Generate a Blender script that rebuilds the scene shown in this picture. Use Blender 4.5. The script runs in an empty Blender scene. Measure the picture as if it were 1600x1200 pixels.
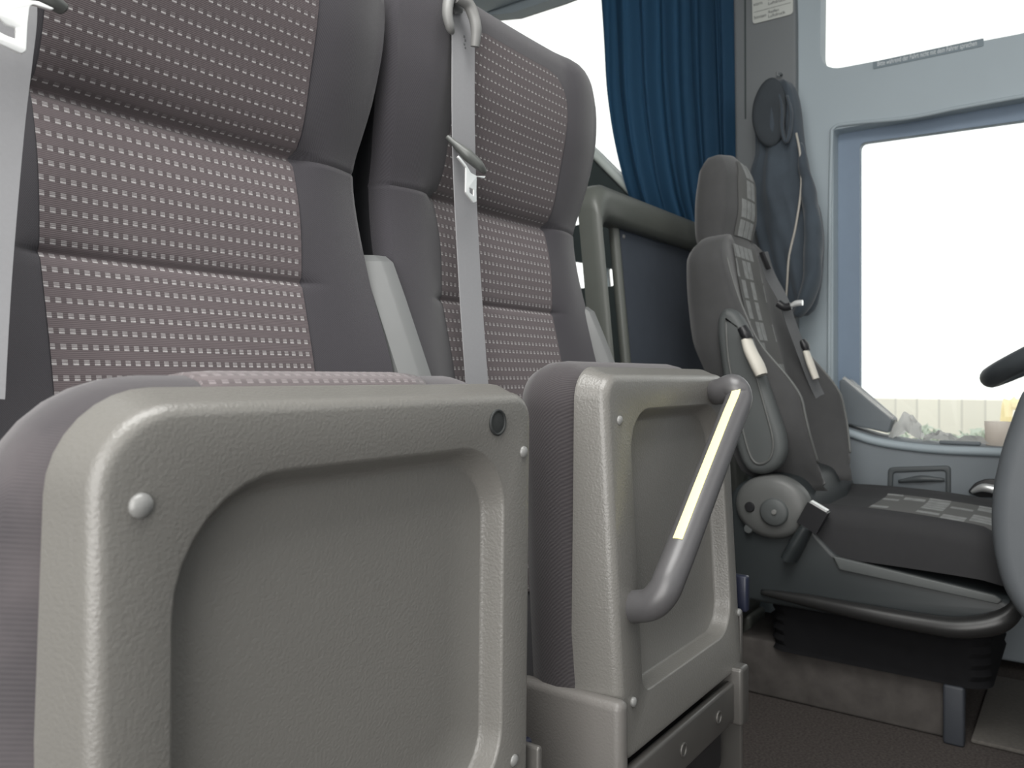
import bpy, bmesh, math, random
import numpy as np
from mathutils import Vector, Matrix
random.seed(7)
C = bpy.context.scene.collection
EZ = 0.77                      # eye height above the cab floor
TH = math.radians(35.75)
SN, CS = math.sin(TH), math.cos(TH)
FPX = 1250.0

# ------------------------------------------------------------------ helpers
def P(px, py, X=None, Y=None):
    """point of the photograph's pixel on the vertical plane X=.. or Y=.. (metres, floor z=0)"""
    u = (px - 800) / FPX
    dx, dy = CS + SN * u, SN - CS * u
    t = X / dx if X is not None else Y / dy
    return Vector((dx * t, dy * t, EZ + (590 - py) / FPX * t))

def finish(bm, name, mat, parent=None, ang=40, recalc=True):
    if recalc:
        bmesh.ops.recalc_face_normals(bm, faces=bm.faces)
    me = bpy.data.meshes.new(name)
    bm.to_mesh(me); bm.free()
    return link(me, name, mat, parent, ang)

def link(me, name, mat, parent=None, ang=40):
    me.name = name
    me.shade_smooth()
    if ang < 180:
        me.set_sharp_from_angle(angle=math.radians(ang))
    o = bpy.data.objects.new(name, me)
    C.objects.link(o)
    if mat:
        me.materials.clear(); me.materials.append(mat)
    if parent is not None:
        L = world_loc(parent)
        me.transform(Matrix.Translation(-L))
        o.parent = parent
    return o

def world_loc(o):
    L = Vector((0, 0, 0))
    while o is not None:
        L += o.location; o = o.parent
    return L

def thing(name, label, cat, loc, group=None):
    o = bpy.data.objects.new(name, None); C.objects.link(o)
    o.location = loc; o.empty_display_size = .05
    o['label'] = label; o['category'] = cat
    if group: o['group'] = group
    return o

def tag(o, label, cat, group=None):
    o['label'] = label; o['category'] = cat
    if group: o['group'] = group
    return o

def struct(o):
    o['kind'] = 'structure'; return o

def loft(loops, cap0=True, cap1=True, closed=True, bm=None):
    bm = bm or bmesh.new()
    vs = [[bm.verts.new(p) for p in L] for L in loops]
    n = len(vs[0])
    for a, b in zip(vs, vs[1:]):
        for i in range(n if closed else n - 1):
            j = (i + 1) % n
            bm.faces.new((a[i], a[j], b[j], b[i]))
    if cap0: bm.faces.new(vs[0][::-1])
    if cap1: bm.faces.new(vs[-1])
    return bm

def rrect(x0, x1, z0, z1, r, n=8):
    """rounded rectangle, r = radius or (bl, br, tr, tl); counter-clockwise 2-D points"""
    if not isinstance(r, (tuple, list)): r = (r,) * 4
    out = []
    for (cx, cz, a0, rr) in ((x0 + r[0], z0 + r[0], 180, r[0]), (x1 - r[1], z0 + r[1], 270, r[1]),
                             (x1 - r[2], z1 - r[2], 0, r[2]), (x0 + r[3], z1 - r[3], 90, r[3])):
        for k in range(n + 1):
            a = math.radians(a0 + 90 * k / n)
            out.append((cx + rr * math.cos(a), cz + rr * math.sin(a)))
    return out

def smooth_path(pts, n=8):
    pts = [Vector(p) for p in pts]
    if len(pts) < 3: return pts
    out = []
    for i in range(len(pts) - 1):
        p0 = pts[max(i - 1, 0)]; p1 = pts[i]; p2 = pts[i + 1]; p3 = pts[min(i + 2, len(pts) - 1)]
        for k in range(n):
            t = k / n
            out.append(.5 * ((2 * p1) + (p2 - p0) * t + (2 * p0 - 5 * p1 + 4 * p2 - p3) * t * t + (3 * p1 - p0 - 3 * p2 + p3) * t ** 3))
    out.append(pts[-1])
    return out

def tube(pts, r, seg=14, sm=8, closed=False, bm=None, flat=1.0):
    path = smooth_path(pts, sm) if sm else [Vector(p) for p in pts]
    n = len(path)
    rr = r if isinstance(r, (list, tuple)) else None
    loops = []
    up = None
    for i, p in enumerate(path):
        if closed:
            t = (path[(i + 1) % n] - path[i - 1]).normalized()
        else:
            t = (path[min(i + 1, n - 1)] - path[max(i - 1, 0)]).normalized()
        if up is None:
            up = Vector((0, 0, 1)) if abs(t.z) < .9 else Vector((0, 1, 0))
        s = t.cross(up).normalized(); up = s.cross(t).normalized()
        rad = r if rr is None else float(np.interp(i / (n - 1), np.linspace(0, 1, len(rr)), rr))
        loops.append([p + rad * (math.cos(2 * math.pi * k / seg) * s + flat * math.sin(2 * math.pi * k / seg) * up) for k in range(seg)])
    if closed:
        loops.append(loops[0])
        b = loft(loops, False, False, bm=bm)
        bmesh.ops.remove_doubles(b, verts=b.verts, dist=1e-6)
        return b
    return loft(loops, bm=bm)

def bevel_box(x0, x1, y0, y1, z0, z1, r=.004, seg=3, bm=None):
    b = bmesh.new()
    bmesh.ops.create_cube(b, size=1)
    for v in b.verts:
        v.co = Vector(((x0 + x1) / 2 + v.co.x * (x1 - x0), (y0 + y1) / 2 + v.co.y * (y1 - y0), (z0 + z1) / 2 + v.co.z * (z1 - z0)))
    if r > 0:
        bmesh.ops.bevel(b, geom=list(b.edges), offset=r, segments=seg, profile=.5, affect='EDGES')
    if bm is not None:
        me = bpy.data.meshes.new('t'); b.to_mesh(me); b.free(); bm.from_mesh(me); bpy.data.meshes.remove(me)
        return bm
    return b

def prism(outer, holes, frame, thick, bevel=0.0, bseg=3):
    """flat outline with holes -> solid mesh. frame = (origin, ax, ay, az); extruded symmetric about origin along az"""
    cu = bpy.data.curves.new('t', 'CURVE'); cu.dimensions = '2D'; cu.fill_mode = 'BOTH'
    cu.extrude = max(thick / 2 - bevel, 0); cu.bevel_depth = bevel; cu.bevel_resolution = bseg
    if bevel: cu.offset = -bevel
    for loop in [outer] + list(holes):
        s = cu.splines.new('POLY'); s.points.add(len(loop) - 1)
        for p, q in zip(s.points, loop): p.co = (q[0], q[1], 0, 1)
        s.use_cyclic_u = True
    o = bpy.data.objects.new('t', cu); C.objects.link(o)
    dg = bpy.context.evaluated_depsgraph_get(); dg.update()
    me = bpy.data.meshes.new_from_object(o.evaluated_get(dg))
    bpy.data.objects.remove(o); bpy.data.curves.remove(cu)
    O, ax, ay, az = [Vector(v) for v in frame]
    M = Matrix(((ax.x, ay.x, az.x, O.x), (ax.y, ay.y, az.y, O.y), (ax.z, ay.z, az.z, O.z), (0, 0, 0, 1)))
    me.transform(M)
    bm = bmesh.new(); bm.from_mesh(me); bpy.data.meshes.remove(me)
    bmesh.ops.remove_doubles(bm, verts=bm.verts, dist=1e-5)
    return bm

def rounded(poly, r, n=5):
    """round the corners of a 2-D polygon"""
    out = []
    m = len(poly)
    for i in range(m):
        p0, p, p1 = Vector(poly[i - 1]), Vector(poly[i]), Vector(poly[(i + 1) % m])
        d0, d1 = (p0 - p), (p1 - p)
        k = min(r, d0.length * .45, d1.length * .45)
        a, b = p + d0.normalized() * k, p + d1.normalized() * k
        for j in range(n + 1):
            t = j / n
            q = a * (1 - t) ** 2 + p * 2 * t * (1 - t) + b * t * t
            out.append((q.x, q.y))
    return out

XPL = lambda X: ((X, 0, 0), (0, 1, 0), (0, 0, 1), (1, 0, 0))      # 2-D coords are (Y, Z)
YPL = lambda Y: ((0, Y, 0), (1, 0, 0), (0, 0, 1), (0, -1, 0))     # 2-D coords are (X, Z)
def pxX(pts, X): return [(P(a, b, X=X).y, P(a, b, X=X).z) for a, b in pts]
def pxY(pts, Y): return [(P(a, b, Y=Y).x, P(a, b, Y=Y).z) for a, b in pts]

def dome(c, n, r, h, seg=20):
    """button-head rivet: centre c, outward normal n"""
    n = Vector(n).normalized(); c = Vector(c)
    s = n.cross(Vector((0, 0, 1))).normalized(); u = s.cross(n)
    loops = []
    for k in range(7):
        a = math.pi / 2 * k / 6.5
        rr, hh = r * math.cos(a), h * math.sin(a)
        loops.append([c + n * hh + rr * (math.cos(2 * math.pi * j / seg) * s + math.sin(2 * math.pi * j / seg) * u) for j in range(seg)])
    loops.insert(0, [p - n * .003 for p in loops[0]])
    return loft(loops)

def herm(x, xs, ys):
    """smooth interpolation through (xs, ys) (monotone-ish cubic)"""
    xs = list(xs); ys = list(ys); n = len(xs)
    if x <= xs[0]: return ys[0]
    if x >= xs[-1]: return ys[-1]
    d = [(ys[i + 1] - ys[i]) / (xs[i + 1] - xs[i]) for i in range(n - 1)]
    m = [d[0]] + [0 if d[i - 1] * d[i] <= 0 else 2 * d[i - 1] * d[i] / (d[i - 1] + d[i]) for i in range(1, n - 1)] + [d[-1]]
    i = max(k for k in range(n - 1) if xs[k] <= x)
    h = xs[i + 1] - xs[i]; t = (x - xs[i]) / h
    return ((2 * t ** 3 - 3 * t * t + 1) * ys[i] + (t ** 3 - 2 * t * t + t) * h * m[i] + (-2 * t ** 3 + 3 * t * t) * ys[i + 1] + (t ** 3 - t * t) * h * m[i + 1])

# ------------------------------------------------------------------ materials
def srgb(r, g, b):
    f = lambda c: (c / 255 / 12.92) if c / 255 <= .04045 else ((c / 255 + .055) / 1.055) ** 2.4
    return (f(r), f(g), f(b), 1)

class Mat:
    def __init__(s, name):
        s.m = bpy.data.materials.new(name); s.m.use_nodes = True
        s.nt = s.m.node_tree; s.b = s.nt.nodes['Principled BSDF']; s.out = s.nt.nodes['Material Output']
    def node(s, t, **kw):
        n = s.nt.nodes.new(t)
        for k, v in kw.items(): setattr(n, k, v)
        return n
    def lk(s, a, b): s.nt.links.new(a, b)
    def math(s, op, a, b=None, c=None):
        n = s.node('ShaderNodeMath', operation=op)
        for i, v in enumerate((a, b, c)):
            if v is None: continue
            if isinstance(v, (int, float)): n.inputs[i].default_value = v
            else: s.lk(v, n.inputs[i])
        return n.outputs[0]
    def mix(s, f, a, b):
        n = s.node('ShaderNodeMix', data_type='RGBA')
        for sock, v in ((n.inputs[0], f), (n.inputs[6], a), (n.inputs[7], b)):
            if isinstance(v, (int, float, tuple)): sock.default_value = v
            else: s.lk(v, sock)
        return n.outputs[2]

def plain(name, col, rough=.5, metal=0., var=.12, scale=30, bump=0., bscale=600, spec=.5, sheen=0., coat=0.):
    M = Mat(name); b = M.b
    tc = M.node('ShaderNodeTexCoord')
    nz = M.node('ShaderNodeTexNoise'); nz.inputs['Scale'].default_value = scale; nz.inputs['Detail'].default_value = 4
    M.lk(tc.outputs['Object'], nz.inputs['Vector'])
    d = tuple(c * (1 - var) for c in col[:3]) + (1,); l = tuple(min(c * (1 + var), 1) for c in col[:3]) + (1,)
    M.lk(M.mix(nz.outputs[0], d, l), b.inputs['Base Color'])
    b.inputs['Roughness'].default_value = rough; b.inputs['Metallic'].default_value = metal
    b.inputs['Specular IOR Level'].default_value = spec
    b.inputs['Sheen Weight'].default_value = sheen; b.inputs['Coat Weight'].default_value = coat
    if bump:
        n2 = M.node('ShaderNodeTexNoise'); n2.inputs['Scale'].default_value = bscale; n2.inputs['Detail'].default_value = 3
        M.lk(tc.outputs['Object'], n2.inputs['Vector'])
        bp = M.node('ShaderNodeBump'); bp.inputs['Strength'].default_value = bump; bp.inputs['Distance'].default_value = .002
        M.lk(n2.outputs[0], bp.inputs['Height']); M.lk(bp.outputs[0], b.inputs['Normal'])
    return M.m

def twill(name, col, col2, pitch=.0022, rough=.95, dust=None):
    """plain dark upholstery with a fine diagonal twill"""
    M = Mat(name); b = M.b
    tc = M.node('ShaderNodeTexCoord'); sx = M.node('ShaderNodeSeparateXYZ'); M.lk(tc.outputs['Object'], sx.inputs[0])
    s1 = M.math('ADD', M.math('ADD', sx.outputs[0], sx.outputs[1]), M.math('MULTIPLY', sx.outputs[2], 1.9))
    w = M.math('SINE', M.math('MULTIPLY', s1, 2 * math.pi / pitch))
    s2 = M.math('SINE', M.math('MULTIPLY', sx.outputs[2], 2 * math.pi / (pitch * .9)))
    h = M.math('MULTIPLY_ADD', M.math('MULTIPLY', w, s2), .5, .5)
    nz = M.node('ShaderNodeTexNoise'); nz.inputs['Scale'].default_value = 14; nz.inputs['Detail'].default_value = 5
    M.lk(tc.outputs['Object'], nz.inputs['Vector'])
    c = M.mix(M.math('MULTIPLY', h, .75), col, col2)
    if dust:
        k = M.node('ShaderNodeMapRange'); k.inputs[1].default_value = .42; k.inputs[2].default_value = .75
        M.lk(nz.outputs[0], k.inputs[0]); c = M.mix(M.math('MULTIPLY', k.outputs[0], .8), c, dust)
    M.lk(c, b.inputs['Base Color']); b.inputs['Roughness'].default_value = rough; b.inputs['Specular IOR Level'].default_value = .15
    b.inputs['Sheen Weight'].default_value = .25; b.inputs['Sheen Roughness'].default_value = .5
    bp = M.node('ShaderNodeBump'); bp.inputs['Strength'].default_value = .25; bp.inputs['Distance'].default_value = .0006
    M.lk(h, bp.inputs['Height']); M.lk(bp.outputs[0], b.inputs['Normal'])
    return M.m

def dashed(name, base, line, dash, du=.0093, dv=.0136, head=None):
    """patterned moquette: rows of small pale dashes on a ribbed warm grey cloth (uv in metres)"""
    M = Mat(name); b = M.b
    uv = M.node('ShaderNodeUVMap'); sx = M.node('ShaderNodeSeparateXYZ'); M.lk(uv.outputs[0], sx.inputs[0])
    U, Vv = sx.outputs[0], sx.outputs[1]
    fu = M.math('FRACT', M.math('ADD', M.math('DIVIDE', U, du), 100.25)); fv = M.math('FRACT', M.math('ADD', M.math('DIVIDE', Vv, dv), 100.0))
    inu = M.math('MULTIPLY', M.math('GREATER_THAN', fu, .22), M.math('LESS_THAN', fu, .74))
    lo = M.math('MULTIPLY', M.math('GREATER_THAN', fv, .30), M.math('LESS_THAN', fv, .44))
    hi = M.math('MULTIPLY', M.math('GREATER_THAN', fv, .47), M.math('LESS_THAN', fv, .66))
    nz = M.node('ShaderNodeTexNoise'); nz.inputs['Scale'].default_value = 260; nz.inputs['Detail'].default_value = 2
    M.lk(uv.outputs[0], nz.inputs['Vector'])
    rib = M.math('MULTIPLY_ADD', M.math('SINE', M.math('MULTIPLY', Vv, 2 * math.pi / .0017)), .5, .5)
    # darker thread just round the dash row
    c = M.mix(M.math('MULTIPLY', rib, .7), base, line)
    dk = M.math('MULTIPLY', M.math('GREATER_THAN', fv, .27), M.math('LESS_THAN', fv, .70))
    c = M.mix(M.math('MULTIPLY', dk, .35), c, tuple(x * .55 for x in base[:3]) + (1,))
    if head:
        hi = M.math('MULTIPLY', hi, M.math('MULTIPLY_ADD', M.math('GREATER_THAN', Vv, head), -.7, 1.0))
        c = M.mix(M.math('MULTIPLY', M.math('GREATER_THAN', Vv, head), .35), c, tuple(x * .6 for x in base[:3]) + (1,))  # shade of the overhanging head pad put into the cloth colour
    amp = M.math('MULTIPLY_ADD', nz.outputs[0], .9, .35)
    k = M.math('MULTIPLY', inu, M.math('ADD', M.math('MULTIPLY', lo, .95), M.math('MULTIPLY', hi, .50)))
    c = M.mix(M.math('MINIMUM', M.math('MULTIPLY', k, amp), 1.0), c, dash)
    M.lk(c, b.inputs['Base Color']); b.inputs['Roughness'].default_value = .95; b.inputs['Specular IOR Level'].default_value = .15
    b.inputs['Sheen Weight'].default_value = .2
    bp = M.node('ShaderNodeBump'); bp.inputs['Strength'].default_value = .3; bp.inputs['Distance'].default_value = .0006
    M.lk(rib, bp.inputs['Height']); M.lk(bp.outputs[0], b.inputs['Normal'])
    return M.m

def patches(name, base, light, scale=26):
    """driver's seat insert: scattered pale squares on grey"""
    M = Mat(name); b = M.b
    uv = M.node('ShaderNodeUVMap')
    mp = M.node('ShaderNodeMapping'); mp.inputs['Scale'].default_value = (scale, scale * .62, scale); M.lk(uv.outputs[0], mp.inputs[0])
    sn = M.node('ShaderNodeVectorMath', operation='FLOOR'); M.lk(mp.outputs[0], sn.inputs[0])
    wn = M.node('ShaderNodeTexWhiteNoise', noise_dimensions='2D'); M.lk(sn.outputs[0], wn.inputs[0])
    fr = M.node('ShaderNodeVectorMath', operation='FRACTION'); M.lk(mp.outputs[0], fr.inputs[0])
    sx = M.node('ShaderNodeSeparateXYZ'); M.lk(fr.outputs[0], sx.inputs[0])
    e = M.math('MULTIPLY', M.math('GREATER_THAN', sx.outputs[0], .12), M.math('GREATER_THAN', sx.outputs[1], .12))
    nz = M.node('ShaderNodeTexNoise'); nz.inputs['Scale'].default_value = 60; M.lk(uv.outputs[0], nz.inputs['Vector'])
    k = M.math('MULTIPLY', M.math('MULTIPLY', e, M.math('GREATER_THAN', wn.outputs[0], .5)), M.math('MULTIPLY_ADD', nz.outputs[0], .9, .2))
    M.lk(M.mix(k, base, light), b.inputs['Base Color']); b.inputs['Roughness'].default_value = .9
    b.inputs['Specular IOR Level'].default_value = .2
    return M.m

def glass(name):
    M = Mat(name); nt = M.nt
    nt.nodes.remove(M.b)
    tr = M.node('ShaderNodeBsdfTransparent'); tr.inputs[0].default_value = (.97, .985, .98, 1)
    gl = M.node('ShaderNodeBsdfGlossy'); gl.inputs['Roughness'].default_value = .02
    fr = M.node('ShaderNodeFresnel'); fr.inputs[0].default_value = 1.3
    mx = M.node('ShaderNodeMixShader'); M.lk(fr.outputs[0], mx.inputs[0]); M.lk(tr.outputs[0], mx.inputs[1]); M.lk(gl.outputs[0], mx.inputs[2])
    M.lk(mx.outputs[0], M.out.inputs[0]); return M.m

def planks(name, base, dark, pitch):
    M = Mat(name); b = M.b
    tc = M.node('ShaderNodeTexCoord'); sx = M.node('ShaderNodeSeparateXYZ'); M.lk(tc.outputs['Object'], sx.inputs[0])
    f = M.math('FRACT', M.math('ADD', M.math('DIVIDE', sx.outputs[1], pitch), 50))
    gap = M.math('LESS_THAN', f, .10)
    wn = M.node('ShaderNodeTexWhiteNoise', noise_dimensions='1D'); M.lk(M.math('FLOOR', M.math('ADD', M.math('DIVIDE', sx.outputs[1], pitch), 50)), wn.inputs['W'])
    c = M.mix(M.math('MULTIPLY', wn.outputs[0], .35), base, dark)
    M.lk(M.mix(gap, c, dark), b.inputs['Base Color']); b.inputs['Roughness'].default_value = .9
    return M.m

G = {}
G['panel'] = plain('grey_moulded_plastic', (.158, .153, .142, 1), .29, var=.05, scale=8, bump=.22, bscale=420, spec=.5)
G['cover'] = plain('grey_side_cover_plastic', (.135, .128, .120, 1), .45, var=.05, scale=8, bump=.15, bscale=420)
G['plate'] = plain('grey_recliner_plastic', (.115, .119, .119, 1), .5, var=.04)
G['bolster'] = twill('dark_grey_upholstery', (.033, .031, .036, 1), (.062, .058, .065, 1))
G['cushion'] = twill('dusty_cushion_upholstery', (.045, .041, .045, 1), (.082, .075, .079, 1), dust=(.105, .093, .097, 1))
G['cushion2'] = twill('ribbed_cushion_upholstery', (.032, .029, .032, 1), (.085, .076, .078, 1), pitch=.0036)
G['insert'] = dashed('dashed_moquette', (.095, .078, .082, 1), (.122, .102, .106, 1), (.38, .365, .365, 1), head=.565)
G['insert_top'] = dashed('worn_cushion_moquette', (.120, .102, .105, 1), (.155, .134, .138, 1), (.24, .215, .22, 1))
G['belt'] = plain('grey_belt_webbing', (.255, .255, .265, 1), .75, var=.05, scale=300, bump=.06, bscale=900)
G['belt_dark'] = plain('dark_belt_webbing', (.13, .135, .14, 1), .8, var=.08, scale=200)
G['guide'] = plain('grey_guide_plastic', (.20, .20, .195, 1), .45, var=.04)
G['black'] = plain('black_plastic', (.018, .018, .020, 1), .4, var=.1)
G['tongue_plastic'] = plain('dark_tongue_plastic', (.10, .105, .10, 1), .4, var=.06)
G['chrome'] = plain('bright_steel', (.90, .91, .90, 1), .28, metal=.55, var=.03)
G['rivet'] = plain('painted_rivet', (.20, .20, .195, 1), .30, var=.04)
G['plug'] = plain('black_plug', (.020, .022, .022, 1), .7, var=.1)
G['steel'] = plain('grey_painted_steel', (.10, .096, .09, 1), .33, metal=.3, var=.08, scale=40)
G['buckle'] = plain('navy_buckle_plastic', (.014, .017, .034, 1), .35, var=.1)
G['handle'] = plain('metallic_grey_handle', (.092, .090, .093, 1), .36, metal=.1, var=.06, scale=400)
G['yellow'] = plain('pale_yellow_strip', (1.0, .92, .40, 1), .5, var=.02)
G['wall'] = plain('cab_wall_lining_glare', (.37, .43, .465, 1), .6, var=.04, scale=5, bump=.05)  # light bluish tone puts the veiling glare round the window into the colour
G['wall_dark'] = plain('cab_wall_pillar_lining', (.165, .178, .185, 1), .65, var=.05, scale=5)
G['reveal'] = plain('window_reveal_lining', (.20, .26, .34, 1), .6, var=.04)
G['doorpanel'] = plain('cab_door_panel', (.19, .215, .235, 1), .6, var=.05, scale=6, bump=.1)
G['pocket'] = plain('door_pocket_plastic', (.075, .085, .09, 1), .5, var=.05)
G['dim'] = plain('dark_green_lining', (.045, .060, .060, 1), .6, var=.1)
G['ceiling'] = plain('grey_ceiling_lining', (.35, .37, .38, 1), .8, var=.04)
G['floor'] = plain('brown_black_carpet', (.065, .057, .053, 1), 1, var=.75, scale=180, bump=.8, bscale=500, spec=.1)
G['mat'] = plain('ribbed_rubber_mat', (.085, .078, .070, 1), .9, var=.3, scale=120, bump=.5)
G['plinth'] = plain('worn_plinth_carpet', (.070, .064, .060, 1), 1, var=.4, scale=30, spec=.1)
G['jacket'] = plain('dark_blue_jacket_cloth', (.050, .065, .082, 1), .9, var=.3, scale=14, sheen=.2)
G['jacket_in'] = plain('dark_jacket_lining', (.042, .050, .058, 1), .95, var=.2, scale=14)
G['zip'] = plain('pale_zip', (.42, .40, .36, 1), .5, var=.1)
G['frame'] = plain('grey_green_frame', (.115, .122, .110, 1), .38, var=.05)
G['partition'] = plain('navy_black_partition_cloth', (.055, .066, .085, 1), .9, var=.1)
G['dseat'] = plain('driver_seat_grey_cloth', (.055, .055, .056, 1), .9, var=.12, scale=40, sheen=.2)
G['dseat_dark'] = plain('driver_seat_dark_cloth', (.026, .026, .028, 1), .85, var=.12, scale=40)
G['dinsert'] = patches('driver_seat_check', (.125, .125, .122, 1), (.33, .34, .335, 1), 30)
G['dskirt'] = plain('driver_seat_plastic', (.028, .033, .035, 1), .45, var=.08, scale=12)
G['drecl'] = plain('driver_recliner_plastic', (.115, .118, .115, 1), .45, var=.1, scale=25)
G['darm'] = plain('driver_armrest_vinyl', (.085, .092, .092, 1), .55, var=.08, scale=20)
G['bellows'] = plain('black_bellows', (.010, .010, .011, 1), .95, var=.2, spec=.1)
G['bellows_rim'] = plain('dark_skirt_rim', (.020, .020, .020, 1), .35, var=.1)
G['cream'] = plain('cream_sleeve', (.66, .63, .56, 1), .6, var=.06)
G['dash'] = plain('dark_dashboard_vinyl', (.105, .115, .125, 1), .55, var=.05)
G['wheel'] = plain('steering_wheel_rubber', (.060, .068, .075, 1), .5, var=.08)
def thin(name, col, k=.5):
    M = Mat(name); M.b.inputs['Base Color'].default_value = col; M.b.inputs['Roughness'].default_value = .8
    tr = M.node('ShaderNodeBsdfTranslucent'); tr.inputs[0].default_value = col
    nz = M.node('ShaderNodeTexNoise'); nz.inputs['Scale'].default_value = 40
    mr = M.node('ShaderNodeMapRange'); mr.inputs[3].default_value = k - .08; mr.inputs[4].default_value = k + .08; M.lk(nz.outputs[0], mr.inputs[0])
    mx = M.node('ShaderNodeMixShader'); M.lk(mr.outputs[0], mx.inputs[0]); M.lk(M.b.outputs[0], mx.inputs[1]); M.lk(tr.outputs[0], mx.inputs[2])
    M.lk(mx.outputs[0], M.out.inputs[0]); return M.m
G['paper'] = thin('white_paper', (1, 1, .99, 1), .85)
G['curtain'] = thin('blue_curtain_cloth', (.050, .140, .250, 1), .38)
G['wedge'] = plain('ledge_box_grey', (.135, .155, .17, 1), .5, var=.04)
G['card'] = plain('pale_card', (.52, .54, .51, 1), .6, var=.03)
G['ink'] = plain('dark_print', (.12, .13, .13, 1), .8, var=.05)
G['sticker'] = plain('dark_sticker', (.20, .25, .28, 1), .6, var=.05)
G['white'] = plain('white_print', (.72, .76, .78, 1), .7, var=.02)
G['cup'] = thin('cream_cup', (.97, .93, .89, 1), .85)
G['fence'] = planks('weathered_fence', (.90, .87, .78, 1), (.70, .68, .62, 1), .20)
G['leaf'] = plain('garden_green', (.50, .56, .48, 1), .8, var=.4, scale=8)
G['ground'] = plain('pale_gravel', (.45, .43, .39, 1), .95, var=.2, scale=3)
G['tank'] = plain('yellow_paint', (.90, .76, .42, 1), .6, var=.05)
G['bluepost'] = plain('slate_blue_plastic', (.030, .034, .042, 1), .6, var=.08)
G['glass'] = glass('window_glass')
G['redtop'] = plain('red_release_button', (.35, .12, .10, 1), .4, var=.05)

# ------------------------------------------------------------------ generic seat back
def back_shell(levels, nfront=36):
    """levels: list of (z, xc, w, f(s)->Yfront for |s|<=w, thickness)"""
    loops = []
    for (z, xc, w, f, th) in levels:
        L = []
        for i in range(nfront + 1):
            a = -1 + 2 * i / nfront
            s = w * math.copysign(1 - (1 - abs(a)) ** 1.25, a) if a else 0.0
            L.append(Vector((xc + s, f(s), z)))
        yr = f(w); yl = f(-w)
        for (ex, ey) in ((.006, .10), (.009, .25), (.007, .5), (.0, .72), (-.03, .93), (-.09, 1.0)):
            L.append(Vector((xc + max(w + ex, .01), yr + th * ey, z)))
        for (ex, ey) in ((-.09, 1.0), (-.03, .93), (.0, .72), (.007, .5), (.009, .25), (.006, .10)):
            L.append(Vector((xc - max(w + ex, .01), yl + th * ey, z)))
        loops.append(L)
    return loft(loops)

# ------------------------------------------------------------------ folding passenger seats
ZT = EZ
YC_Z = [-.42, -.15, 0., .107, .20, .238, .250, .262, .285, .33, .42, .50, .55]
YC_Y = [.610, .665, .702, .722, .733, .738, .739, .729, .719, .709, .692, .688, .694]
def yc(z, m=1.0):
    y = m * herm(z, YC_Z, YC_Y) + (1 - m) * herm(z, [-.42, -.15, 0., .107, .19, .245, .30, .34, .42, .50, .55], [.610, .665, .702, .720, .730, .733, .720, .708, .692, .688, .694])
    y += m * (.006 * math.exp(-((z - .250) / .006) ** 2) + .004 * math.exp(-((z - .107) / .004) ** 2)) + (1 - m) * .0025 * math.exp(-((z - .250) / .0025) ** 2)
    # padded rolls between the creases
    if .107 < z < .25: y -= m * .006 * math.sin(math.pi * (z - .107) / .143)
    if -.06 < z < .107: y -= m * .004 * math.sin(math.pi * (z + .06) / .167)
    return y
def yfront(s, z):
    k = (abs(s) - .139) / .10
    y = yc(z, 1.0 if k <= 0 else max(0, 1 - k * 4))
    e = herm(z, [-.4, 0, .12, .25, .30, .42, .55], [-.030, -.030, -.010, .004, .002, .006, .012])
    if k > 0:
        y += e * k ** 2 - .012 * math.sin(math.pi * min(k, 1)) * (1 - .4 * k)
    else:
        y += .003 * (1 - (s / .139) ** 2)
    return y

ZL = sorted(set([round(v, 4) for v in np.linspace(-.42, .5, 62)] + [.507, .513, .519, .525, .530, .534, .538, .541, .5435, .545] + [.24, .244, .247, .25, .253, .256, .26, .101, .104, .107, .11, .113]))

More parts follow.
